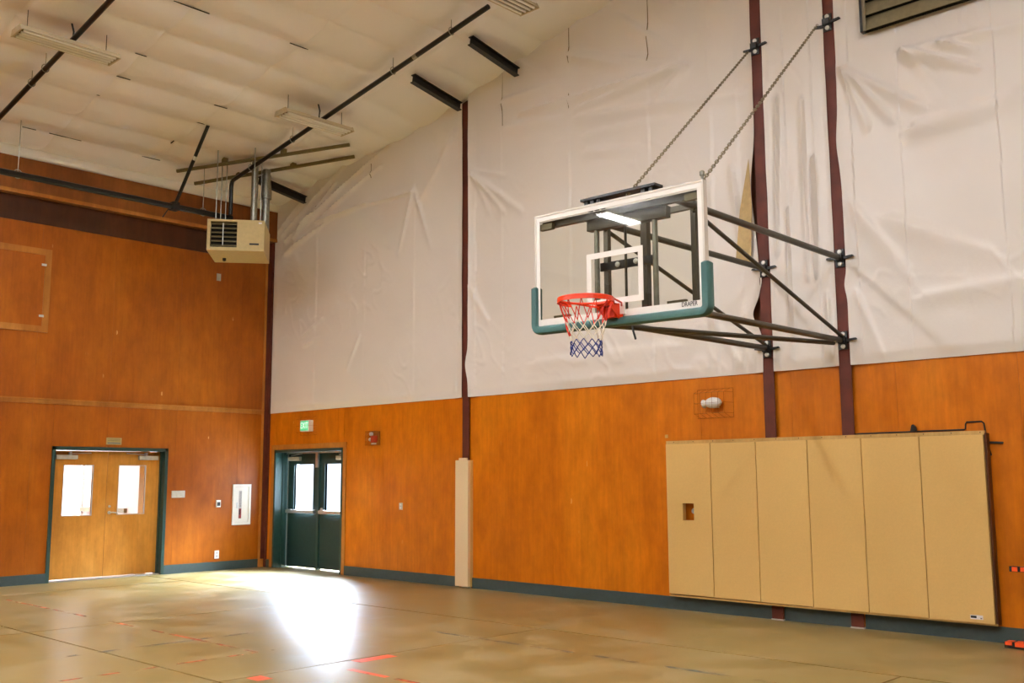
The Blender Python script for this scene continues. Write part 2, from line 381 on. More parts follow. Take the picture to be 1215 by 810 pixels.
bays = [(lambda z: .10, lambda z: 5.345+wob(z, 1)*.5, 200, 190),
        (lambda z: 5.475+wob(z, 3)*.5-.05*bump1(z, 3.3, .18), lambda z: 10.445+wob(z, 2)*.6-.07*bump1(z, 5.0, .5)-.10*bump1(z, 3.5, .16)+.03*bump1(z, 3.9, .1), 200, 190),
        (lambda z: 10.585+wob(z, 5)*.4, lambda z: 11.385+wob(z, 4)*.4, 44, 190),
        (lambda z: 11.515+wob(z, 6)*.5-.035*bump1(z, 5.35, .28)-.03*bump1(z, 3.7, .12), lambda z: RIDGE, 200, 250)]
for fl, fr_, nu, nv in bays:
    def fn(u, v, fl=fl, fr_=fr_):
        z0 = WAIN-.01
        xm = fl(4)+(fr_(4)-fl(4))*u; ztop = zc(xm)-.02-.17*math.exp(-((xm-4.3)/1.7)**2)
        z = z0+(ztop-z0)*v; a, b = fl(z), fr_(z); x = a+(b-a)*u
        e = min(x-a, b-x) if b < RIDGE else x-a
        lip = .05*math.exp(-e/.10) if not (x-a < .3 and a < .2) else 0
        bl = bulge(x, z, a, b)*min(1, .25+e/.15)*min(1, (z-z0)/.12+.1)
        return (x, -.012-max(-.008, bl)-lip, z)
    grid('insulation_sheet', 'vinyl', wall_right, fn, nu, nv)
grid('insulation_sheet', 'vinyl', wall_right, lambda u, v: (RIDGE+u*(XW-RIDGE), -.012, WAIN+(zc(RIDGE+u*(XW-RIDGE))-WAIN)*v), 12, 6)
for a, b in [((677, 24), (678, 76)), ((677, 92), (677.5, 130)), ((770, 0), (771, 74)), ((597, 82), (598, 150)), ((678, 8), (678, 20)), ((443, 195), (443, 212)), ((563, 150), (563, 180))]:
    A, B = W(*a), W(*b)
    pts_ = [(A[0]+(B[0]-A[0])*q/8, A[1]+(B[1]-A[1])*q/8) for q in range(9)]
    MB().tube([(p[0]+.003, -.010-max(-.008, bulge(p[0]+.003, p[1], *(bb_ for bb_ in ((0.1, 5.345) if p[0] < 5.4 else (5.475, 10.445))))), p[1]) for p in pts_], .0075, 5).build('seam_slit', 'seam_dark', wall_right)

fa = [W(894, 190), (W(884, 250)), (W(879, 311)), (W(886, 309)), (W(890, 313)), (W(897, 311)), W(898, 250)]
MB().prism(fa, lambda p, q_: (p[0]-.02, q_, p[1]), -.085, -.078).build('torn_flap', 'flap_tan', wall_right)
# ------------------------------------------------------------------ wall_back (eave wall with the wooden doors)
BY0, BY1, BZ = -3.95, -1.98, 2.13
m = MB().box(-.4, -.02, YL-.4, BY0, 0, 6.85).box(-.4, -.02, BY0, BY1, BZ, 6.85).box(-.4, -.02, BY1, .4, 0, 6.85)
wall_back = m.build('wall_back', 'plywood'); tag(wall_back, 'eave wall of brown plywood sheets around the wooden double doors', None, None, 'structure')
ed = [0, -.62, -1.84, -3.06, -4.28, -5.5, -6.7, -7.9, -9.2, -12, -16, -20, YL]
for y1, y0 in zip(ed, ed[1:]):
    for r in cut((y0, y1, 0, WAIN), (BY0, BY1, 0, BZ)):
        MB().box(-.02, 0, r[0]+.0012, r[1]-.0012, r[2], r[3]).build('plywood_sheet', 'plywood_shaded', wall_back)
    MB().box(-.02, 0, y0+.0012, y1-.0012, 2.87, 5.68).build('plywood_sheet', 'plywood_shaded', wall_back)
MB().box(-.02, .018, YL, 0, 2.80, 2.875).build('ledge_strip', 'plywood_trim', wall_back)
MB().box(-.02, .03, YL, 0, 2.865, 2.885).build('ledge_strip', 'plywood_trim', wall_back)
MB().box(-.02, .012, YL, 0, 5.68, 6.08).build('dark_band', 'dark_brown', wall_back)  # dark brown strip between the plywood and the header box
MB().box(-.02, .16, YL, 0, 6.08, 6.66).build('header_box', 'header_wood', wall_back)
MB().box(.16, .175, YL, 0, 6.075, 6.135).build('header_edge', 'plywood_trim', wall_back)
grid('insulation_flap', 'vinyl', wall_back, lambda u, v: (.24-.05*v+.02*noise.noise(Vector((u*30, v*2, 3)))-.08*v*v, YL*u, 6.83-.19*v+.012*math.sin(u*90)), 200, 8)
MB().box(-.02, .02, -.14, -.03, 0, 5.68).build('corner_batten', 'plywood_trim', wall_back)

# the two walls out of the picture
for nm, args_lo, args_hi, lab in (('wall_front', (XW, XW+.2, YL, 0, 0, WAIN), (XW, XW+.2, YL, 0, WAIN, 6.9), 'plywood and vinyl eave wall opposite the wooden doors'),
                             ('wall_left', (-.4, XW+.4, YL-.2, YL, 0, WAIN), (-.4, XW+.4, YL-.2, YL, WAIN, 9.4), 'plywood and vinyl gable wall opposite the hoop')):
    o = MB().box(*args_lo).build(nm, 'plywood'); tag(o, lab, None, None, 'structure'); MB().box(*args_hi).build('insulation_sheet', 'vinyl', o)

# baseboards
def base(name, boxes, lab):
    m = MB()
    for b in boxes: m.box(*b)
    tag(m.build(name, 'base_rubber'), lab, None, None, 'structure')
base('baseboard_right', [(2.44, 5.24, -.02, 0, 0, .15), (5.53, 10.43, -.02, 0, 0, .15), (10.57, 11.38, -.02, 0, 0, .15), (11.52, XW, -.02, 0, 0, .15), (.09, .19, -.02, 0, 0, .14)], 'dark grey green rubber baseboard under the orange plywood gable wall')
base('baseboard_back', [(0, .02, -1.98, -.145, 0, .15), (0, .02, YL, -3.95, 0, .15)], 'dark grey green rubber baseboard either side of the wooden double doors')

# ------------------------------------------------------------------ outside ground and lobby
tag(MB().box(-12, 14, .6, 30, -.2, -.04).build('ground', 'gravel'), 'pale ground outside the exit doors', None, None, 'structure')
m = MB().box(-5.2, -5.0, -7, 1, -.1, 3.2).box(-5, -.4, -7.2, -7, -.1, 3.2).box(-5, -.4, .8, 1.0, -.1, 3.2).box(-5.2, -.4, -7, 1, 3.0, 3.2)
wl = m.build('wall_lobby', 'lobby_white'); tag(wl, 'bright white lobby walls behind the wooden double doors', None, None, 'structure')
MB().box(-2.6, -.4, -2.28, -2.1, 0, 3.0).build('partition', 'lobby_grey', wl); MB().box(-2.65, -2.6, -2.32, -2.06, 0, 3.0).build('partition_end', 'lobby_white', wl)
MB().box(-2.6, -.8, -2.34, -2.28, 1.02, 1.1).build('rail', 'louver_olive', wl)
MB().box(-5.0, -4.6, -7, .8, 0, .98).build('counter', 'lobby_grey', wl)
tag(MB().box(-5.2, -.4, -7.2, 1.0, -.2, -.005).build('floor', 'lobby_grey'), 'pale floor of the lobby behind the wooden doors', None, None, 'structure')
ll = empty('lobby_light', (-3.4, -3.6, 3.0), 'bright square ceiling light in the lobby behind the wooden doors', 'light')
MB().box(-4.1, -2.7, -4.6, -2.6, 2.95, 2.995).build('diffuser', 'tube_lit', ll)
L = bpy.data.lights.new('lobby_lamp', 'AREA'); L.shape = 'RECTANGLE'; L.size = 1.4; L.size_y = 2.0; L.energy = 420; L.color = (.95, .97, 1)
lo = bpy.data.objects.new('lobby_lamp', L); lo.location = (0, 0, -.06); lo.parent = ll; COL.objects.link(lo)

# ------------------------------------------------------------------ door_1: wooden double doors in the back wall
door1 = empty('door_1', (0, -2.965, 0), 'pair of light wood doors with tall panes in a dark green frame', None, None, 'structure')
m = MB().box(-.28, .02, BY0, BY0+.055, 0, BZ).box(-.28, .02, BY1-.055, BY1, 0, BZ).box(-.28, .02, BY0, BY1, BZ-.055, BZ)
m.box(-.14, -.09, BY0+.055, BY0+.075, 0, BZ-.06).box(-.14, -.09, BY1-.075, BY1-.055, 0, BZ-.06)
m.build('door_frame', 'green_paint', door1, bevel=0)
MB().box(-.2, -.02, BY0+.055, BY1-.055, 0, .018).build('threshold', 'aluminium', door1)
XD = -.15
def wood_leaf(y0, y1, p0, p1, hinge, handle):
    z0, z1, q0, q1 = .03, 2.068, 1.03, 1.83
    m = MB().box(XD-.045, XD, y0, p0, z0, z1).box(XD-.045, XD, p1, y1, z0, z1).box(XD-.045, XD, p0, p1, z0, q0).box(XD-.045, XD, p0, p1, q1, z1)
    lf = m.build('door_leaf', 'door_wood', door1)
    MB().box(XD-.026, XD-.02, p0, p1, q0, q1).build('pane', 'glass', lf)
    m = MB()
    for a in ((p0-.012, p0, q0-.012, q1+.012), (p1, p1+.012, q0-.012, q1+.012), (p0, p1, q0-.012, q0), (p0, p1, q1, q1+.012)): m.box(XD-.03, XD+.006, *a)
    m.build('pane_trim', 'lobby_grey', lf)
    s = 1 if hinge == 'L' else -1; yh = y0 if s > 0 else y1; ya = yh+s*.06; yb = yh+s*.40
    MB().box(XD, XD+.06, min(ya, yb), max(ya, yb), 1.93, 2.0).build('door_closer', 'silver_plate', lf, bevel=.006)
    m = MB(); m.bar((XD+.04, yh+s*.28, 2.02), (XD+.04, yh+s*.62, 2.035), .03, .012); m.box(XD+.02, XD+.06, min(yh+s*.26, yh+s*.3), max(yh+s*.26, yh+s*.3), 2.0, 2.05)
    m.build('closer_arm', 'aluminium', lf)
    if handle:
        h = MB().lathe((XD, y0+.06, 1.06), (1, 0, 0), [(0, .028), (.012, .028), (.014, .014), (.05, .014)], 12).build('door_lever', 'aluminium', lf, smooth=True)
        MB().tube([(XD+.045, y0+.06, 1.06), (XD+.05, y0+.1, 1.062), (XD+.045, y0+.19, 1.05)], .011, 8).build('grip', 'aluminium', lf if False else h, smooth=True)
        MB().lathe((XD, y0+.06, 1.16), (1, 0, 0), [(0, .022), (.012, .02)], 10).build('lock', 'aluminium', lf)
wood_leaf(-3.89, -2.968, -3.68, -3.21, 'L', False)
wood_leaf(-2.962, -2.04, -2.76, -2.30, 'R', True)

# ------------------------------------------------------------------ door_2: dark green outside doors in the gable wall
door2 = empty('door_2', (1.32, .25, 0), 'dark green outside doors with panes above push bars, in a deep reveal', None, None, 'structure')
m = MB().box(DX0, DX0+.05, -.02, .42, 0, DZ).box(DX1-.05, DX1, -.02, .42, 0, DZ).box(DX0, DX1, -.02, .42, DZ-.05, DZ)
m.box(DX0+.05, DX0+.075, .13, .20, 0, DZ-.05)
m.build('door_frame', 'green_paint', door2)
MB().box(DX0-.1, DX0, -.018, 0, 0, DZ+.09).box(DX1, DX1+.085, -.018, 0, 0, DZ+.09).box(DX0, DX1, -.018, 0, DZ, DZ+.09).build('casing', 'plywood_trim', door2)
MB().box(1.29, 1.35, .22, .30, 0, DZ-.05).build('mullion', 'green_paint', door2)
MB().box(1.275, 1.345, .19, .22, 1.80, DZ-.05).build('mullion_cap', 'aluminium', door2)
MB().box(DX0+.05, DX1-.05, .20, .24, DZ-.075, DZ-.05).build('head_strip', 'aluminium', door2)
YD = .25
for x0, x1, p0, p1, side in ((.345, 1.288, .545, 1.145, 1), (1.352, 2.295, 1.495, 2.095, -1)):
    z0, z1, q0, q1 = .022, 2.06, 1.02, 1.86
    lf = MB().box(x0, p0, YD, YD+.045, z0, z1).box(p1, x1, YD, YD+.045, z0, z1).box(p0, p1, YD, YD+.045, z0, q0).box(p0, p1, YD, YD+.045, q1, z1).build('door_leaf', 'dark_green_door', door2)
    MB().box(p0, p1, YD+.02, YD+.026, q0, q1).build('pane', 'glass', lf)
    m = MB()
    for a in ((p0-.015, p0, q0-.015, q1+.015), (p1, p1+.015, q0-.015, q1+.015), (p0, p1, q0-.015, q0), (p0, p1, q1, q1+.015)): m.box(a[0], a[1], YD-.006, YD+.05, a[2], a[3])
    m.build('pane_trim', 'dark_green_door', lf)
    b = MB().box(x0+.04, x1-.04, YD-.07, YD-.035, .985, 1.04).box(x0+.04, x0+.16, YD-.04, YD, .98, 1.05).box(x1-.12, x1-.04, YD-.04, YD, .98, 1.05).build('push_bar', 'aluminium', lf, bevel=0)
    xa = x0+.06 if side > 0 else x1-.42
    MB().box(xa, xa+.36, YD-.06, YD, 1.93, 2.0).build('door_closer', 'silver_plate', lf, bevel=.006)
    m = MB(); m.bar((xa+.1, YD-.05, 2.02), (xa+.46, YD-.08, 2.05), .03, .012); m.build('closer_arm', 'aluminium', lf)
    if side > 0: MB().box(x0-.012, x0+.012, YD-.012, YD, 0.02, z1).build('hinge_strip', 'aluminium', lf)
    else: MB().lathe((x0+.07, YD-.0, 1.06), (0, -1, 0), [(0, .03), (.02, .03), (.03, .018)], 12).build('lock', 'aluminium', lf)

# ------------------------------------------------------------------ steel columns
def column(xc, wd, zt, label, yf=-.05):
    t = empty('steel_column', (xc, 0, 0), label, 'column', 'dark red steel columns of the gable wall')
    MB().box(xc-wd/2, xc+wd/2, yf, yf+.012, 0, zt).build('flange', 'column_red', t)
    MB().box(xc-.005, xc+.005, yf+.012, 0, 0, zt).build('web', 'column_red', t)
    MB().box(xc-wd/2-.005, xc+wd/2+.005, yf-.006, -.0, -.0, .014).build('base_plate', 'silver_plate', t)
    return t
colC = column(5.41, .145, 7.43, 'dark red steel column rising from the slim tan post pad', -.04)
colA = column(10.505, .14, 8.52, 'dark red steel column behind the pads, beside the white wall horn')
colB = column(11.445, .14, 8.67, 'dark red steel column behind the pads, beside the roof louvre')
t = empty('steel_column', (.05, -.04, 0), 'dark brown steel post in the corner between the two walls', 'column')
MB().box(.0, .09, -.03, 0, 0, 6.08).build('flange', 'column_red', t)
MB().box(.022, .034, -.10, -.03, .15, 6.05).build('web', 'column_red', t)
# post pad
t = empty('post_pad', (5.385, -.05, .02), 'slim tan vinyl pad wrapped around the lone red column', 'pad')
MB().box(5.245, 5.522, -.098, -.05, .022, 1.865).build('front_pad', 'column_pad_tan', t, bevel=.008)
MB().box(5.51, 5.530, -.052, 0, .022, 1.865).build('side_pad', 'pad_tan', t)
MB().box(5.245, 5.262, -.052, 0, .022, 1.865).build('side_pad', 'pad_tan', t)
MB().box(5.30, 5.47, -.075, -.05, 1.865, 1.90).build('top_strap', 'column_pad_tan', t)

# ------------------------------------------------------------------ wall pads under the hoop
bk = empty('pad_backing', (10.97, -.06, .17), 'thin plywood backing frame bolted behind the six tan wall pads', 'backing board')
MB().box(9.085, 9.317, -.072, -.052, .175, 2.02).box(9.478, 12.885, -.072, -.052, .175, 2.02).box(9.317, 9.478, -.072, -.052, .175, 1.08).box(9.317, 9.478, -.072, -.052, 1.284, 2.02).build('board', 'plywood_edge', bk)
MB().box(9.085, 12.88, -.105, -.072, 2.005, 2.045).build('top_rail', 'plywood_edge', bk)
MB().box(9.085, 12.89, -.11, -.072, .165, .185).build('bottom_rail', 'plywood_edge', bk)
MB().box(12.876, 12.896, -.105, -.02, .175, 2.02).build('side_rail', 'dark_brown', bk)
for i in range(14):
    xx = 9.2+i*.28; MB().lathe((xx, -.105, 2.028), (0, -1, 0), [(0, .006), (.002, .005)], 6).build('screw', 'ink_black', bk)
pe = [9.088, 9.728, 10.342, 10.987, 11.614, 12.237, 12.872]
lab = ['tan wall pad with a square cutout for an outlet', 'plain tan wall pad next to the pad with the cutout', 'plain tan wall pad, second along from the pad with the cutout',
       'plain tan wall pad, third along from the pad with the cutout', 'plain tan wall pad next to the pad with the sticker', 'tan wall pad with a small black and white sticker near its lower corner']
zb = [.200, .196, .192, .186, .186, .180]
for i in range(6):
    x0, x1 = pe[i]+.004, pe[i+1]-.004
    t = empty('wall_pad', ((x0+x1)/2, -.1, zb[i]), lab[i], 'pad', 'tan wall pads under the hoop')
    if i == 0:
        a0, a1, b0, b1 = 9.317, 9.478, 1.08, 1.284
        bm = bmesh.new(); org = origin(t)
        xs_, zs_ = [x0, a0, a1, x1], [zb[i], b0, b1, 2.004]; g = {}
        for yy in (-.124, -.072):
            for a in range(4):
                for b in range(4): g[(yy, a, b)] = bm.verts.new(Vector((xs_[a], yy, zs_[b]))-org)
        for a in range(3):
            for b in range(3):
                if (a, b) == (1, 1): continue
                for yy in (-.124, -.072): bm.faces.new([g[(yy, a, b)], g[(yy, a+1, b)], g[(yy, a+1, b+1)], g[(yy, a, b+1)]])
        def q(a, b, c, d): bm.faces.new([g[(-.124, a, b)], g[(-.124, c, d)], g[(-.072, c, d)], g[(-.072, a, b)]])
        for k_ in range(3): q(k_, 0, k_+1, 0); q(k_, 3, k_+1, 3); q(0, k_, 0, k_+1); q(3, k_, 3, k_+1)
        q(1, 1, 2, 1); q(1, 2, 2, 2); q(1, 1, 1, 2); q(2, 1, 2, 2)
        bmesh.ops.recalc_face_normals(bm, faces=bm.faces)
        me = bpy.data.meshes.new('cushion'); bm.to_mesh(me); bm.free(); me.materials.append(MATS['pad_tan'])
        o = bpy.data.objects.new('cushion', me); COL.objects.link(o); o.parent = t
    else:
        MB().box(x0, x1, -.124, -.072, zb[i], 2.004).build('cushion', 'pad_tan', t, bevel=.004)
    if i == 5:
        s = MB().box(12.64, 12.76, -.1248, -.1236, .215, .255).build('sticker', 'white_plastic', t)
        MB().box(12.645, 12.70, -.1254, -.1246, .226, .248).build('print', 'ink_black', s); MB().box(12.735, 12.752, -.1254, -.1246, .221, .232).build('print', 'ink_grey', s)
o = MB().lathe((9.40, -.0, 1.19), (0, -1, 0), [(0, .034), (.006, .034), (.010, .028), (.010, .016), (.004, .012)], 16).build('wall_outlet', 'white_plastic', smooth=True)
tag(o, 'round white outlet inside the square cutout of the pad', 'outlet')
# black rod along the top of the pads
t = empty('hook_rod', (12.2, -.0095, 2.05), 'black bent steel rod along the top edge of the tan pads', 'rod')
MB().tube([(11.5, -.0095, 2.058), (12.655, -.0095, 2.064), (12.668, -.0095, 2.07), (12.672, -.0095, 2.12), (12.684, -.0095, 2.139), (12.83, -.0095, 2.139), (12.85, -.0095, 2.12), (12.868, -.0095, 1.93), (12.90, -.0095, 1.80)], .0085, 6).build('bent_rod', 'black_steel', t, smooth=True)
MB().tube([(12.86, -.0095, 1.93), (13.02, -.0095, 1.922)], .011, 6).build('stub', 'black_steel', t)
MB().prism([(12.12, 2.06), (12.185, 2.06), (12.175, 2.11), (12.15, 2.135), (12.135, 2.125)], lambda p, q_: (p[0], q_, p[1]), -.045, -.012).build('hook_wedge', 'black_steel', t)
# black and orange rack at the right edge
t = empty('equipment_rack', (13.6, -.2, 0), 'black steel rack with orange end blocks standing by the plywood wall', 'rack')
MB().bar((13.05, -.16, .72), (14.2, -.16, .72), .05, .05).build('top_bar', 'black_steel', t)
MB().bar((13.0, -.26, .03), (14.2, -.26, .03), .09, .055).build('foot_bar', 'black_steel', t)
MB().bar((13.9, -.16, .74), (13.9, -.24, .05), .05, .05, (1, 0, 0)).build('upright', 'black_steel', t)
for p in ((13.075, 13.125, -.192, -.18, .70, .742), (13.01, 13.07, -.315, -.20, .03, .0605), (13.095, 13.2, -.315, -.20, .02, .0605), (13.15, 13.2, -.192, -.18, .70, .742)):
    MB().box(*p).build('end_block', 'orange_plastic', t)

# ------------------------------------------------------------------ the hoop
BX, BYF, BZ0, RO = 11.142, -3.76, 2.93, math.radians(-.95)
hoop = empty('basketball_hoop', (BX, 0, 2.9), 'glass basketball backboard with orange rim on a black wall frame', 'basketball hoop')
def BT(v):          # board local (x right, y depth behind face, z up from bottom) -> world
    return Vector((BX+v.x*math.cos(RO)-v.z*math.sin(RO)*.0, BYF+v.y, BZ0+v.z+v.x*math.sin(RO)))
def bb(m, x0, x1, y0, y1, z0, z1): return m.box(x0, x1, y0, y1, z0, z1, BT)
HW, HH = .915, 1.067
g = bb(MB(), -HW+.02, HW-.02, .004, .016, .02, HH-.02).build('glass_board', 'board_glass', hoop)
m = MB(); B = .055
bb(m, -HW, HW, 0, .005, HH-B, HH); bb(m, -HW, HW, 0, .005, 0, B+.035); bb(m, -HW, -HW+B, 0, .005, B+.035, HH-B); bb(m, HW-B, HW, 0, .005, B+.035, HH-B)
m.build('white_border', 'board_white', hoop)
m = MB()
bb(m, -HW-.006, HW+.006, -.004, .05, HH-.012, HH+.006); bb(m, -HW-.006, HW+.006, -.004, .05, -.006, .012); bb(m, -HW-.006, -HW+.012, -.004, .05, .012, HH-.012); bb(m, HW-.012, HW+.006, -.004, .05, .012, HH-.012)
m.build('board_frame', 'frame_white', hoop)
m = MB(); x0, x1, z0, z1, b_ = -.305, .305, .15, .62, .05
bb(m, x0, x1, 0, .0045, z1-b_, z1); bb(m, x0, x1, 0, .0045, z0, z0+b_); bb(m, x0, x0+b_, 0, .0045, z0+b_, z1-b_); bb(m, x1-b_, x1, 0, .0045, z0+b_, z1-b_)
m.build('target_square', 'board_white', hoop)
text('lettering', 'DRAPER', 'ink_black', hoop, BT(Vector((HW-.155, -.002, .066))), .054, (math.cos(RO), 0, math.sin(RO)), (0, 0, 1), .001, .78)
# edge padding: rounded U along bottom and partway up both sides
def padsec(path, wdt, thick, n=12):
    pts = [Vector(p) for p in path]; vs = []; fs = []; N = len(pts)
    for i, p in enumerate(pts):
        d = (pts[min(i+1, N-1)]-pts[max(i-1, 0)]).normalized(); s = Vector((-d.z, 0, d.x))
        k_ = .55 if i in (0, N-1) else 1
        for j in range(n):
            a = 2*PI*j/n; c_, s_ = math.cos(a), math.sin(a)
            ca = math.copysign(abs(c_)**.6, c_); sa = math.copysign(abs(s_)**.6, s_)
            vs.append(BT(p+s*ca*wdt*k_+Vector((0, 1, 0))*sa*thick*k_))
    for i in range(N-1):
        for j in range(n): fs.append((i*n+j, i*n+(j+1) % n, (i+1)*n+(j+1) % n, (i+1)*n+j))
    fs += [tuple(range(n)), tuple(range((N-1)*n, N*n))]
    m = MB(); m.add(vs, fs); return m
xo, zo = HW+.006, -.008
path = [(-xo, .02, .40), (-xo, .02, .385)]+[(-xo, .02, .385-.03*i) for i in range(1, 12)]+[(-xo+.055*(1-math.cos(a)), .02, zo+.055-.055*math.sin(a)) for a in [PI/2*i/5 for i in range(6)]]
path = path+[(-xo+.1+.1*i, .02, zo) for i in range(int((2*xo-.2)/.1)+1)]+[(-p[0], p[1], p[2]) for p in path[::-1]]
padsec(path, .04, .05).build('edge_padding', 'pad_green', hoop, smooth=True)
# rim
RC = Vector((BX-.005, BYF-.385, 3.072)); RR = .2286
rim = MB().tube([RC+Vector((math.cos(a), math.sin(a), 0))*RR for a in [2*PI*i/40 for i in range(40)]], .0105, 8, closed=True).build('rim', 'rim_orange', hoop, smooth=True)
m = MB(); N = 40
vs = []; fs = []
for i in range(N):
    a = 2*PI*i/N
    for r, z in ((RR+.008, -.0), (RR+.012, -.034), (RR+.003, -.034), (RR, 0)): vs.append(RC+Vector((math.cos(a)*r, math.sin(a)*r, z)))
for i in range(N):
    if 12 <= i <= 17: continue
    for j in range(4): fs.append((i*4+j, i*4+(j+1) % 4, ((i+1) % N)*4+(j+1) % 4, ((i+1) % N)*4+j))
m.add(vs, fs); m.build('rim_band', 'rim_orange', rim)
yb_ = BYF-.004
m = MB().box(RC.x-.10, RC.x+.10, yb_-.014, yb_, 2.915, 3.075)
m.build('mount_plate', 'rim_orange', rim, bevel=.004)
m = MB()
m.prism([(yb_-.01, 3.062), (RC.y+RR-.01, 3.066), (RC.y+RR-.01, 3.04), (yb_-.06, 2.97), (yb_-.01, 2.93)], lambda p, t_: (t_, p[0], p[1]), RC.x-.075, RC.x-.062)
m.prism([(yb_-.01, 3.062), (RC.y+RR-.01, 3.066), (RC.y+RR-.01, 3.04), (yb_-.06, 2.97), (yb_-.01, 2.93)], lambda p, t_: (t_, p[0], p[1]), RC.x+.062, RC.x+.075)
m.box(RC.x-.075, RC.x+.075, RC.y+RR-.03, yb_, 3.055, 3.068).box(RC.x-.06, RC.x+.06, yb_-.075, yb_, 2.95, 3.04)
m.build('rim_bracket', 'rim_orange', rim)
for s in (-1, 1):
    m = MB().tube([(RC.x+s*.085, yb_-.005, 3.05), (RC.x+s*.15, yb_-.09, 3.06), (RC.x+s*RR*.86, RC.y+RR*.55, 3.068)], .009, 6); m.build('rim_arm', 'rim_orange', rim, smooth=True)
# spacer between plate and glass, dark slots
bb(MB(), .07, .115, -.022, 0, .05, .16).build('spacer', 'board_white', hoop)
# net: three colour bands of cord
NL = 12
def npnt(lev, k_, r, z): a = 2*PI*(k_+(.5 if lev % 2 else 0))/NL; return RC+Vector((math.cos(a)*r, math.sin(a)*r, z+.008*random.uniform(-1, 1)))
levels = [(0, RR, -.02), (1, .168, -.19), (2, .150, -.245), (3, .140, -.30), (4, .128, -.35), (5, .128, -.39), (6, .128, -.43), (7, .132, -.475)]
PT = [[npnt(l, k_, r, z) for k_ in range(NL)] for l, r, z in levels]
def band(l0, l1, mat, lab_):
    m = MB()
    for l in range(l0, l1):
        for k_ in range(NL):
            a = PT[l][k_]
            for dk in (0, -1 if l % 2 == 0 else 1):
                b = PT[l+1][(k_+dk) % NL]; mid = (a+b)/2; out = Vector((mid.x-RC.x, mid.y-RC.y, 0)).normalized()
                m.tube([a, mid+out*.004, b], .0042, 5)
    o = m.build('net_band', mat, hoop, smooth=True); o['label'] = lab_
    return o
band(0, 1, 'net_red', 'red cords of the net'); band(1, 4, 'net_white', 'white cords of the net'); band(4, 7, 'net_blue', 'blue cords of the net')
tg = MB().tube([PT[1][7], PT[1][7]+Vector((.01, .0, -.05)), PT[1][7]+Vector((.03, .02, -.12))], .007, 5, r2=.012).build('net_tag', 'net_red', hoop, smooth=True)
# supporting frame
FY = -3.1
ULw, URw, LLw, LRw = Vector((10.51, -.07, 4.03)), Vector((11.455, -.07, 4.01)), Vector((10.51, -.07, 3.085)), Vector((11.44, -.07, 3.085))
ULf, URf, LLf, LRf = Vector((10.56, FY-.3, 4.0)), Vector((11.555, FY-.3, 3.99)), Vector((10.52, FY-.3, 3.06)), Vector((11.46, FY-.3, 3.06))
for a, b in ((ULw, ULf), (URw, URf), (LLw, LLf), (LRw, LRf)): MB().tube([a, b], .033, 10).build('arm_tube', 'frame_steel', hoop, smooth=True)
for a, b in ((Vector((11.455, -.09, 3.12)), Vector((11.555, FY-.05, 3.95))), (Vector((10.51, -.09, 3.12)), Vector((10.56, FY-.05, 3.95)))):
    MB().tube([a, b], .021, 8).build('diagonal_brace', 'frame_steel', hoop, smooth=True)
MB().tube([(11.40, -.20, 3.05), (10.50, -3.30, 3.02)], .026, 8).build('cross_brace', 'frame_steel', hoop, smooth=True)
for xx in (10.555, 11.54): MB().bar((xx, FY, 3.02), (xx, FY, 4.04), .05, .05, (0, 1, 0)).build('frame_post', 'frame_steel', hoop)
MB().bar((10.5, FY, 4.0), (11.6, FY, 4.0), .05, .05).build('frame_rail', 'frame_steel', hoop)
MB().bar((10.5, FY, 3.06), (11.6, FY, 3.06), .05, .05).build('frame_rail', 'frame_steel', hoop)
MB().bar((11.04, FY-.05, 2.99), (11.04, FY-.05, 4.02), .07, .06, (0, 1, 0)).build('mast', 'frame_steel', hoop)
for xx in (10.845, 11.48): MB().tube([(xx, -3.62, 2.96), (xx, -3.62, 3.86)], .024, 10).build('slide_tube', 'galvanised', hoop, smooth=True)
MB().tube([(11.15, -3.6, 3.05), (11.15, -3.6, 3.95)], .012, 8).build('adjuster_screw', 'frame_steel', hoop, smooth=True)
o = MB().bar((10.84, -3.56, 3.47), (11.42, -3.56, 3.46), .02, .075).build('tie_bar', 'black_steel', hoop)
for xx in (11.04, 11.24): MB().lathe((xx, -3.572, 3.467), (0, -1, 0), [(0, .024), (.012, .024), (.016, .015)], 10).build('bolt', 'bolt_zinc', o)
MB().bar(BT(Vector((-.88, .085, .985))), BT(Vector((.88, .085, .985))), .05, .06).build('top_channel', 'frame_steel', hoop)
MB().bar((10.76, -3.62, 3.85), (11.62, -3.62, 3.83), .07, .10).build('head_channel', 'frame_steel', hoop)
for s in (-1, 1):
    bb(MB(), s*.80-.075, s*.80+.075, .016, .06, .93, .985).build('corner_clip', 'louver_olive', hoop)
    bb(MB(), s*.62-.09, s*.62+.09, .016, .05, .085, .115).build('corner_clip', 'louver_olive', hoop)
MB().bar((10.74, -3.66, 4.075), (11.56, -3.66, 4.065), .12, .022).build('top_plate', 'black_steel', hoop)
for xx in (10.79, 10.86, 10.93, 11.42, 11.5): MB().box(xx-.02, xx+.02, -3.70, -3.62, 3.98, 4.07).build('hinge_lug', 'black_steel', hoop)
for xx in (10.84, 11.44): MB().bar((xx, -3.62, 3.84), (xx+.04, FY-.3, 3.99), .06, .03).build('hinge_arm', 'frame_steel', hoop)
for xx in (10.84, 11.46): MB().bar((xx, -3.62, 3.0), (xx, FY, 3.05), .06, .03).build('hinge_arm', 'frame_steel', hoop)
MB().box(10.55, 11.65, -3.66, -3.60, 2.975, 3.02).build('bottom_channel', 'frame_steel', hoop)
MB().tube([(10.98, -3.3, 2.96), (11.02, -3.34, 2.90), (11.06, -3.36, 2.82)], .010, 6).build('crank_hook', 'black_steel', hoop)
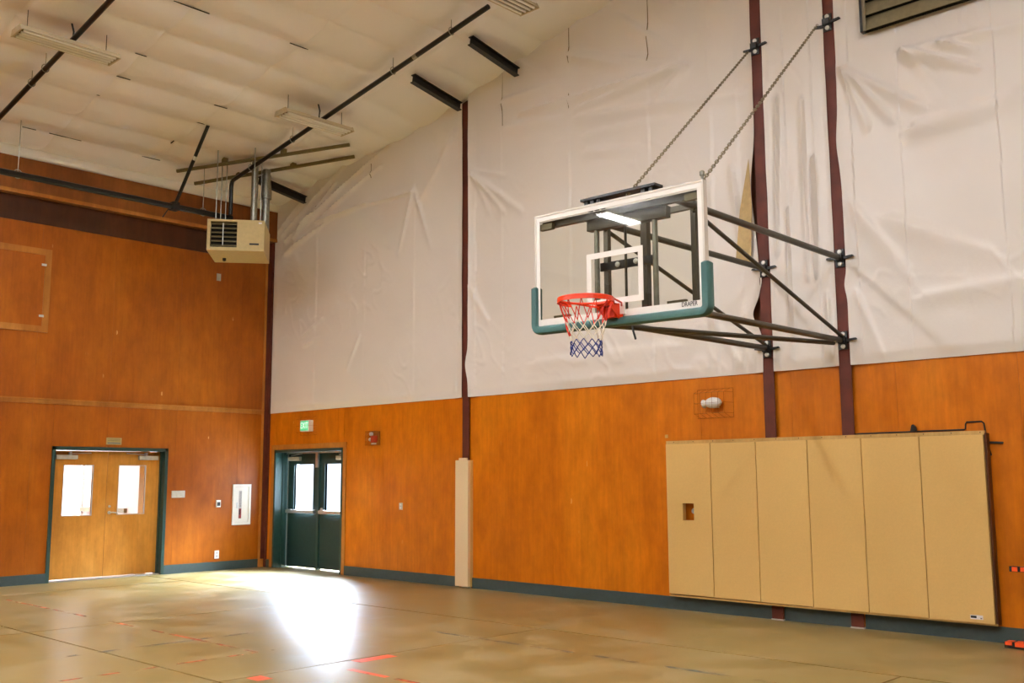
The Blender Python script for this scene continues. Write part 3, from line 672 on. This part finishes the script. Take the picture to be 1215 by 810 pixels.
# wall brackets on both columns, with bolts
for c0 in ((10.51, 4.03), (11.455, 4.01), (10.51, 3.075), (11.445, 3.085), (10.505, 6.78), (11.44, 6.78)):
    x_, z_ = c0; top = z_ > 5
    o = MB().box(x_-.05, x_+.05, -.075, -.05, z_-.10, z_+.10).box(x_-.04, x_+.04, -.12, -.075, z_-.035, z_+.035).build('wall_bracket', 'black_steel', hoop)
    for s in (-1, 1):
        MB().lathe((x_+.005, -.075, z_+s*.068), (0, -1, 0), [(0, .026), (.014, .026), (.018, .016)], 8).build('bolt', 'bolt_zinc', o)
        MB().prism([(x_+s*.05, z_+.012), (x_+s*.15, z_+.018), (x_+s*.16, z_), (x_+s*.05, z_-.02)], lambda p, t_: (p[0], t_, p[1]-(.03 if top and s < 0 else 0)), -.085, -.055).build('ear', 'black_steel', o)
# chains
def chain(a, b, name='chain'):
    a, b = Vector(a), Vector(b); L_ = (b-a).length; pitch = .05; n = int(L_/pitch); d = (b-a).normalized(); u = d.orthogonal().normalized(); v = d.cross(u)
    m = MB()
    for i in range(n):
        c_ = a+d*(pitch*(i+.5)); s_ = u if i % 2 else v
        ring = [c_+d*x_*.033+s_*y_*.012 for x_, y_ in ((1, 0), (.7, 1), (-.7, 1), (-1, 0), (-.7, -1), (.7, -1))]
        m.tube(ring, .0042, 4, closed=True)
    return m.build(name, 'chain_steel', hoop)
chain(BT(Vector((.12, .05, HH+.03))), (10.42, -.08, 6.74)); chain(BT(Vector((HW-.02, .03, HH+.0))), (11.33, -.08, 6.79))
MB().lathe(BT(Vector((HW-.02, .03, HH-.01))), (0, 0, 1), [(0, .012), (.05, .012), (.06, .022), (.09, .022), (.1, .01)], 8).build('chain_shackle', 'galvanised', hoop)

# ------------------------------------------------------------------ ceiling light fixtures
def fixture(xc, yc, lit, label, drop=.36):
    z = zc(xc)-drop; L2, Wd = .61, .17
    t = empty('ceiling_light', (xc, yc, z), label, 'light', 'fluorescent fixtures hanging from the roof')
    prof = [(-Wd, -.02), (-Wd+.045, .045), (Wd-.045, .045), (Wd, -.02), (Wd-.006, -.026), (Wd-.05, .035), (-Wd+.05, .035), (-Wd+.006, -.026)]
    MB().prism(prof, lambda p, q_: (xc+p[0], yc+q_, z+p[1]), -L2, L2).build('reflector', 'fixture_white', t)
    MB().box(xc-Wd+.06, xc+Wd-.06, yc-L2+.01, yc+L2-.01, z+.026, z+.034).build('inner_sheet', 'seam_dark', t)  # darker sheet behind the tubes so the gaps between them read dark
    for s in (-1, 1): MB().prism([(-Wd, -.03), (-Wd+.04, .05), (Wd-.04, .05), (Wd, -.03)], lambda p, q_: (xc+p[0], yc+q_, z+p[1]), s*L2, s*(L2+.02)).build('end_cap', 'fixture_white', t)
    for i in range(4):
        xx = xc-.117+.078*i
        MB().tube([(xx, yc-L2+.03, z-.022), (xx, yc+L2-.03, z-.022)], .019, 10).build('tube', 'tube_lit' if lit else 'tube_off', t, smooth=True)
    for s in (-1, 1): MB().tube([(xc, yc+s*.5, z+.045), (xc, yc+s*.5, ceil_z(xc, yc+s*.5)+.02)], .005, 5).build('hanger_wire', 'black_steel', t)
    MB().tube([(xc+.02, yc+.05, z+.045), (xc+.03, yc+.06, z+.2), (xc+.02, yc+.03, ceil_z(xc, yc)+.02)], .012, 6).build('power_cord', 'black_steel', t, smooth=True)
    if lit:
        l = bpy.data.lights.new('lamp', 'AREA'); l.shape = 'RECTANGLE'; l.size = .3; l.size_y = 1.18; l.energy = LAMP_W; l.color = LAMP_C
        o = bpy.data.objects.new('lamp', l); o.location = (0, 0, -.045); o.parent = t; COL.objects.link(o)
        l = l.copy(); l.energy = UP_FILL; o = bpy.data.objects.new('lamp', l); o.location = (0, 0, .06); o.rotation_euler = (PI, 0, 0); o.parent = t; COL.objects.link(o)  # upward light added to brighten the ceiling
fixture(3.86, -5.60, False, 'unlit fluorescent fixture crossing the black pipe above the wooden access panel')
fixture(3.82, -1.76, False, 'unlit fluorescent fixture hanging above the paired steel struts and heater')
fixture(7.96, -1.96, False, 'unlit fluorescent fixture near the short black brackets at the gable wall', .46)
for xx, yy in ((8.0, -5.75), (8.0, -9.6), (3.8, -9.6), (3.72, -13.55), (8.0, -13.55), (12.2, -9.6), (12.2, -13.55), (16.4, -5.75), (16.4, -9.6), (20.6, -9.6), (16.4, -13.55)):
        fixture(xx, yy, True, 'lit fluorescent fixture over the open middle of the hall')

# ------------------------------------------------------------------ sprinkler pipes
def hanger(parent, x_, y_, z_, r):
    MB().tube([(x_, y_, z_+r), (x_, y_, ceil_z(x_, y_)+.02)], .006, 5).build('hanger_rod', 'galvanised', parent)
    MB().tube([(x_, y_+math.cos(a)*(r+.012), z_+.01+math.sin(a)*(r+.018)) for a in [2*PI*i/12 for i in range(12)]], .007, 5, closed=True).build('hanger_ring', 'galvanised', parent)
def pipe_line(y_, x0, x1, off, hang, label, drop=None):
    t = empty('sprinkler_pipe', (x0, y_, zc(x0)-off), label, 'pipe', 'black sprinkler pipes under the roof')
    pts = [(x0, y_, zc(x0)-off), (x1, y_, zc(x1)-off)]
    if drop: pts = [(x0-.06, y_, drop), (x0-.06, y_, zc(x0)-off-.1), (x0-.04, y_, zc(x0)-off-.03)]+pts
    MB().tube(pts, .036, 10).build('pipe', 'black_pipe', t, smooth=True)
    for hx in hang: hanger(t, hx, y_, zc(hx)-off, .036)
    return t
p1 = pipe_line(-5.53, .6, RIDGE, .25, (2.55, 3.0, 6.4, 9), 'black sprinkler pipe passing above the unlit light by the access panel')
p3 = pipe_line(-1.60, 1.2, 7.46, .25, (2.97, 5.5, 6.74, 1.75), 'black sprinkler pipe that bends down behind the tan heater', 6.135)
MB().tube([(5.95, -1.6, zc(5.95)-.25), (6.03, -1.6, zc(6.03)-.25)], .038, 10).build('coupling', 'galvanised', p3)
t = empty('sprinkler_pipe', (1.05, -4, 6.09), 'black sprinkler main running level along the top of the back wall', 'pipe', 'black sprinkler pipes under the roof')
MB().tube([(1.1, -12, 6.09), (1.1, -1.55, 6.09)], .05, 12).build('pipe', 'black_pipe', t, smooth=True)
hanger(t, 1.1, -5.12, 6.09, .05); hanger(t, 1.1, -2.1, 6.09, .05)
MB().tube([(1.1, -2.62, 6.10), (2.30, -2.73, zc(2.3)-.02)], .030, 8).build('sway_brace', 'black_pipe', t, smooth=True)
MB().tube([(1.82, -2.688, 6.72), (1.87, -2.692, 6.767)], .032, 8).build('coupling', 'bolt_zinc', t)
MB().box(1.03, 1.17, -2.68, -2.56, 6.03, 6.16).build('brace_clamp', 'black_steel', t)
MB().tube([(1.02, -2.62, 6.16), (.90, -2.72, 5.93)], .010, 5).build('clamp_rod', 'black_steel', t)

# short steel brackets from the gable wall up to the roof
for xx, lab_ in ((1.15, 'short black steel bracket above the heater flue by the gable wall'), (5.29, 'short black steel bracket above the top of the lone red column'), (6.53, 'short black steel bracket beside the fixture at the gable wall')):
    t = empty('roof_bracket', (xx, 0, zc(xx)-.25), lab_, 'bracket', 'short black brackets along the gable wall')
    a, b = Vector((xx+.04, -.10, zc(xx)-.30)), Vector((xx+.1, -1.13, zc(xx)-.15))
    d = (b-a).normalized(); up = Vector((1, 0, 0)).cross(d)
    if up.z < 0: up = -up
    MB().bar(a+up*.06, b+up*.06, .09, .012).build('flange', 'black_steel', t); MB().bar(a-up*.06, b-up*.06, .09, .012).build('flange', 'black_steel', t); MB().bar(a, b, .012, .12).build('web', 'black_steel', t)

# ------------------------------------------------------------------ unit heater with struts and flue
HC, HYAW = Vector((1.72, -1.755, 0)), math.radians(52); hw, hh, hd, zt = .905, .515, .90, 5.785
ha = Vector((math.cos(HYAW), math.sin(HYAW), 0)); hb = Vector((-math.sin(HYAW), math.cos(HYAW), 0))
def HT(v): return HC+ha*v.x+hb*v.y+Vector((0, 0, v.z))
t = empty('unit_heater', (HC.x, HC.y, zt-hh), 'tan gas unit heater hung from the roof in the corner', 'heater')
fy = -hd/2
lx0, lx1, lz0, lz1 = -.40, .02, zt-.46, zt-.035
m = MB()
m.box(-hw/2, hw/2, fy+.02, hd/2, zt-hh, zt, HT)
body = m.build('body', 'heater_tan', t)
m = MB()
for a in ((-hw/2, lx0, zt-hh, zt), (lx1, hw/2, zt-hh, zt), (lx0, lx1, lz1, zt), (lx0, lx1, zt-hh, lz0)): m.box(a[0], a[1], fy-.06, fy+.02, a[2], a[3], HT)
m.build('front_panel', 'heater_tan', body)
m = MB().box(lx0, lx1, fy+.012, fy+.02, lz0, lz1, HT); m.build('grille_back', 'dark_void', body)
for i in range(6):
    z_ = lz0+.03+i*(lz1-lz0-.04)/5.4
    MB().add([HT(Vector(p)) for p in ((lx0, fy-.05, z_-.012), (lx1, fy-.05, z_-.012), (lx1, fy+.0, z_+.02), (lx0, fy+.0, z_+.02), (lx0, fy-.05, z_-.004), (lx1, fy-.05, z_-.004), (lx1, fy+.0, z_+.028), (lx0, fy+.0, z_+.028))],
             [(0, 1, 2, 3), (4, 5, 6, 7), (0, 1, 5, 4), (1, 2, 6, 5), (2, 3, 7, 6), (3, 0, 4, 7)]).build('louvre', 'strut_steel', t)
MB().box(-.206, -.196, fy-.066, fy-.054, lz0+.03, lz1-.02, HT).build('linkage', 'bolt_zinc', t)
MB().box(.22, .37, fy-.063, fy-.06, zt-.415, zt-.385, HT).build('name_plate', 'ink_black', t)
MB().box(.36, .41, fy-.063, fy-.06, zt-.06, zt-.035, HT).build('sticker', 'white_plastic', t)
def flue(x_, y_, r, z1_, nm, mat='galvanised'):
    c_ = HT(Vector((x_, y_, 0))); return MB().tube([(c_.x, c_.y, zt-.02), (c_.x, c_.y, z1_)], r, 12).build(nm, mat, t, smooth=True)
flue(.20, .18, .055, 6.98, 'intake_pipe'); fp = flue(.38, .34, .065, 6.9, 'flue_pipe')
c_ = HT(Vector((.38, .34, 0))); MB().lathe((c_.x, c_.y, 6.38), (0, 0, 1), [(0, .095), (.12, .095), (.3, .075), (.42, .075)], 14).build('flue_hood', 'galvanised', t, smooth=True)
for x_, y_ in ((-.36, -.25), (-.36, .28), (-.28, .28), (.24, -.25), (.30, .30)):
    c_ = HT(Vector((x_, y_, 0))); MB().tube([(c_.x, c_.y, zt-.02), (c_.x, c_.y, zc(c_.x)+.02)], .009, 5).build('threaded_rod', 'galvanised', t)
c_ = HT(Vector((-.25, .1, 0))); MB().lathe((c_.x, c_.y, zt-hh), (0, 0, -1), [(0, .03), (.04, .03), (.05, .015)], 8).build('drain_cap', 'ink_black', t)
for a, b, lab_ in (((.80, -2.45), (3.10, -.55), 'olive steel strut under the roof, the one reaching closest to the unlit fixture'), ((.50, -1.95), (2.78, -.20), 'olive steel strut under the roof, the one passing over the flue pipes')):
    tt = empty('steel_strut', (a[0], a[1], zc(a[0])-.15), lab_, 'strut', 'paired struts over the heater')
    p, q_ = Vector((a[0], a[1], zc(a[0])-.13)), Vector((b[0], b[1], zc(b[0])-.13))
    MB().bar(p, q_, .045, .05).build('channel', 'strut_steel', tt)
    for f_ in (.28, .62): c_ = p.lerp(q_, f_); MB().box(c_.x-.04, c_.x+.04, c_.y-.04, c_.y+.04, c_.z+.02, c_.z+.1).build('beam_clamp', 'strut_steel', tt)

# ------------------------------------------------------------------ small fittings on the back wall
t = empty('access_panel', (0, -4.5, 3.9), 'plywood access panel with raised trim and two small latches high on the back wall', 'panel')
y0, y1, z0, z1 = -5.25, -4.13, 3.93, 5.28; fw = .10
MB().box(0, .012, y0+fw, y1-fw, z0+fw, z1-fw).build('panel_board', 'plywood_shaded', t)
for b in ((y0, y0+fw, z0, z1), (y1-fw, y1, z0, z1), (y0+fw, y1-fw, z0, z0+fw), (y0+fw, y1-fw, z1-fw, z1)): MB().box(0, .022, *b).build('trim_board', 'plywood_trim', t)
for zz in (5.02, 4.19): MB().box(.022, .034, y1-fw-.055, y1-fw+.02, zz-.018, zz+.018).build('latch', 'bolt_zinc', t, bevel=.003)
tag(MB().box(0, .015, -1.17, -1.09, 5.20, 5.33).build('outlet_plate', 'silver_plate', base=(0, 0, 0)), 'small pale cover plate on the wood just below the heater', 'cover plate')
t = empty('door_sign', (0, -2.95, 2.17), 'small olive sign plate above the wooden double doors', 'sign')
MB().box(0, .012, -3.08, -2.82, 2.175, 2.29).build('plate', 'sign_olive', t)
for zz in (2.26, 2.235): MB().box(.012, .0135, -3.06, -2.84, zz, zz+.008).build('print', 'louver_olive', t)
MB().box(.012, .0135, -3.06, -2.84, 2.185, 2.215).build('print', 'ink_grey', t)
tag(MB().box(0, .02, -1.885, -1.64, 1.285, 1.405).build('sign_plate', 'silver_plate', bevel=.004), 'blank silver plate on the plywood right beside the wooden doors', 'plate')
t = empty('thermostat', (0, -.985, 1.1), 'small white thermostat with a black face between plate and cabinet', 'thermostat')
MB().box(0, .03, -1.028, -.943, 1.105, 1.23).build('case', 'white_plastic', t, bevel=.004); MB().box(.03, .034, -1.015, -.956, 1.128, 1.195).build('face', 'ink_black', t)
t = empty('wall_outlet', (0, -.975, .2), 'white power outlet low on the back wall above the baseboard', 'outlet')
MB().box(0, .012, -1.02, -.935, .205, .345).build('plate', 'white_plastic', t)
for zz in (.245, .305): MB().box(.012, .015, -.995, -.96, zz-.018, zz+.018).build('socket', 'lobby_grey', t, bevel=.003)
t = empty('extinguisher_cabinet', (0, -.515, .78), 'white recessed fire extinguisher cabinet with a narrow window', 'cabinet')
y0, y1, z0, z1 = -.70, -.33, .78, 1.505
m = MB()
for b in ((y0, y0+.045, z0, z1), (y1-.045, y1, z0, z1), (y0+.045, y1-.045, z0, z0+.045), (y0+.045, y1-.045, z1-.045, z1)): m.box(0, .03, *b)
m.build('frame', 'white_enamel', t)
dr = MB().box(0, .018, y0+.047, y1-.047, z0+.047, z1-.047).build('cabinet_door', 'white_enamel', t)
MB().box(.018, .020, -.575, -.515, .89, 1.39).build('window_strip', 'lobby_grey', dr)
MB().box(.020, .022, -.57, -.52, .895, 1.07).build('extinguisher_view', 'ink_red', dr); MB().box(.0205, .0232, -.562, -.54, .96, 1.05).build('extinguisher_view', 'ink_black', dr)
text('lettering', 'FIRE EXTINGUISHER', 'ink_grey', dr, (.0215, -.545, 1.235), .05, (0, 0, -1), (0, 1, 0), .0008, .62)
MB().box(.018, .032, -.62, -.605, 1.08, 1.18).build('pull_handle', 'aluminium', dr)

# ------------------------------------------------------------------ small fittings on the gable wall
def wire_guard(x0, x1, z0, z1, dep, nx, nz, label, r=.0035):
    t = empty('wire_guard', ((x0+x1)/2, 0, z0), label, 'guard')
    m = MB()
    m.tube([(x0, -.005, z0), (x1, -.005, z0), (x1, -.005, z1), (x0, -.005, z1)], r*1.4, 5, closed=True); m.build('outer_ring', 'wire', t)
    for i in range(nx):
        xx = x0+.04+(x1-x0-.08)*i/(nx-1); MB().tube([(xx, -.005, z0), (xx, -dep, z0+.05), (xx, -dep, z1-.05), (xx, -.005, z1)], r, 5).build('wire', 'wire', t)
    for i in range(nz):
        zz = z0+.05+(z1-z0-.1)*i/(nz-1); MB().tube([(x0, -.005, zz), (x0+.04, -dep-.004, zz), (x1-.04, -dep-.004, zz), (x1, -.005, zz)], r, 5).build('wire', 'wire', t)
t = empty('exit_sign', (1.33, 0, 2.42), 'lit green exit sign over the dark green doors', 'sign')
MB().box(1.19, 1.46, -.10, 0, 2.435, 2.635).build('housing', 'white_plastic', t, bevel=.012)
MB().box(1.205, 1.445, -.103, -.099, 2.45, 2.62).build('face', 'exit_face', t)
text('lettering', 'EXIT', 'exit_letters', t, (1.325, -.104, 2.535), .155, (1, 0, 0), (0, 0, 1), .002, .72)
wire_guard(1.08, 1.57, 2.37, 2.70, .13, 4, 3, 'thin wire guard around the green exit sign', .0013)
t = empty('alarm_strobe', (3.21, 0, 2.14), 'red and white alarm strobe under a clear cover beside the green doors', 'alarm')
MB().box(3.09, 3.33, -.02, 0, 2.15, 2.37).build('back_plate', 'plywood_trim', t)
MB().box(3.17, 3.29, -.07, -.02, 2.19, 2.30).build('strobe', 'red_device', t, bevel=.008); MB().lathe((3.15, -.02, 2.33), (0, -1, 0), [(0, .03), (.04, .03), (.055, .015)], 10).build('lens', 'white_plastic', t, smooth=True)
MB().lathe((3.13, -.02, 2.24), (0, -1, 0), [(0, .028), (.03, .03), (.05, .015)], 10).build('lens', 'white_plastic', t, smooth=True); MB().box(3.16, 3.26, -.045, -.02, 2.16, 2.18).build('lens', 'white_plastic', t)
m = MB().box(3.075, 3.345, -.115, -.11, 2.14, 2.375).box(3.075, 3.08, -.11, 0, 2.14, 2.375).box(3.34, 3.345, -.11, 0, 2.14, 2.375).box(3.08, 3.34, -.11, 0, 2.14, 2.145).box(3.08, 3.34, -.11, 0, 2.37, 2.375)
m.build('clear_cover', 'clear_cover', t)
t = empty('wall_switch', (3.885, 0, 1.11), 'small white switch plate on the plywood near the green doors', 'switch')
MB().box(3.845, 3.925, -.008, 0, 1.105, 1.215).build('plate', 'silver_plate', t)
for zz in (1.135, 1.185): MB().box(3.872, 3.898, -.02, -.008, zz-.012, zz+.012).build('toggle', 'white_plastic', t)
t = empty('wall_horn', (9.72, 0, 2.42), 'white oval wall horn with a small side flare on the plywood', 'horn')
def ellip(c, rx, ry, rz, n=18, k_=10):
    vs = []; fs = []
    for i in range(k_+1):
        a = PI*i/k_
        for j in range(n): b = 2*PI*j/n; vs.append((c[0]-math.cos(a)*rx, c[1]+math.sin(a)*math.cos(b)*ry, c[2]+math.sin(a)*math.sin(b)*rz))
    for i in range(k_):
        for j in range(n): fs.append((i*n+j, i*n+(j+1) % n, (i+1)*n+(j+1) % n, (i+1)*n+j))
    m = MB(); m.add(vs, fs); return m
ellip((9.755, -.06, 2.49), .115, .055, .068).build('body', 'white_plastic', t, smooth=True)
MB().lathe((9.67, -.06, 2.49), (-1, 0, -.15), [(0, .03), (.02, .035), (.045, .052), (.055, .052), (.05, .03)], 14).build('flare', 'white_plastic', t, smooth=True)
MB().box(9.70, 9.80, -.012, 0, 2.43, 2.55).build('mount', 'white_plastic', t)
wire_guard(9.50, 10.0, 2.31, 2.66, .15, 6, 3, 'wire guard caged around the white oval wall horn', .0022)
tag(MB().box(9.0, 9.045, -.006, 0, 2.09, 2.13).build('wall_tag', 'plywood_edge'), 'tiny pale tag on the plywood above the pad corner', 'tag')

# roof louvre high on the gable wall
t = empty('wall_louvre', (13.0, -.05, 6.5), 'dark olive metal louvre high on the vinyl gable wall', 'louvre')
lx0, lx1, lz0, lz1 = 11.86, 14.2, 6.5, 7.9
MB().box(lx0, lx1, -.085, -.075, lz0, lz1).build('recess_back', 'dark_void', t)
MB().box(lx0, lx0+.035, -.15, -.085, lz0, lz1).build('side_frame', 'black_steel', t); MB().box(lx1-.035, lx1, -.15, -.085, lz0, lz1).build('side_frame', 'black_steel', t)
for i in range(8):
    z_ = lz0+.004+i*.174
    MB().add([(lx0+.035, -.15, z_), (lx1-.035, -.15, z_), (lx1-.035, -.10, z_+.165), (lx0+.035, -.10, z_+.165), (lx0+.035, -.145, z_-.004), (lx1-.035, -.145, z_-.004), (lx1-.035, -.095, z_+.16), (lx0+.035, -.095, z_+.16)],
             [(0, 1, 2, 3), (4, 5, 6, 7), (0, 1, 5, 4), (1, 2, 6, 5), (2, 3, 7, 6), (3, 0, 4, 7)]).build('blade', 'louver_olive', t)
MB().box(lx0+.035, lx0+.07, -.155, -.145, lz0, lz1).build('blade_link', 'louver_olive', t)
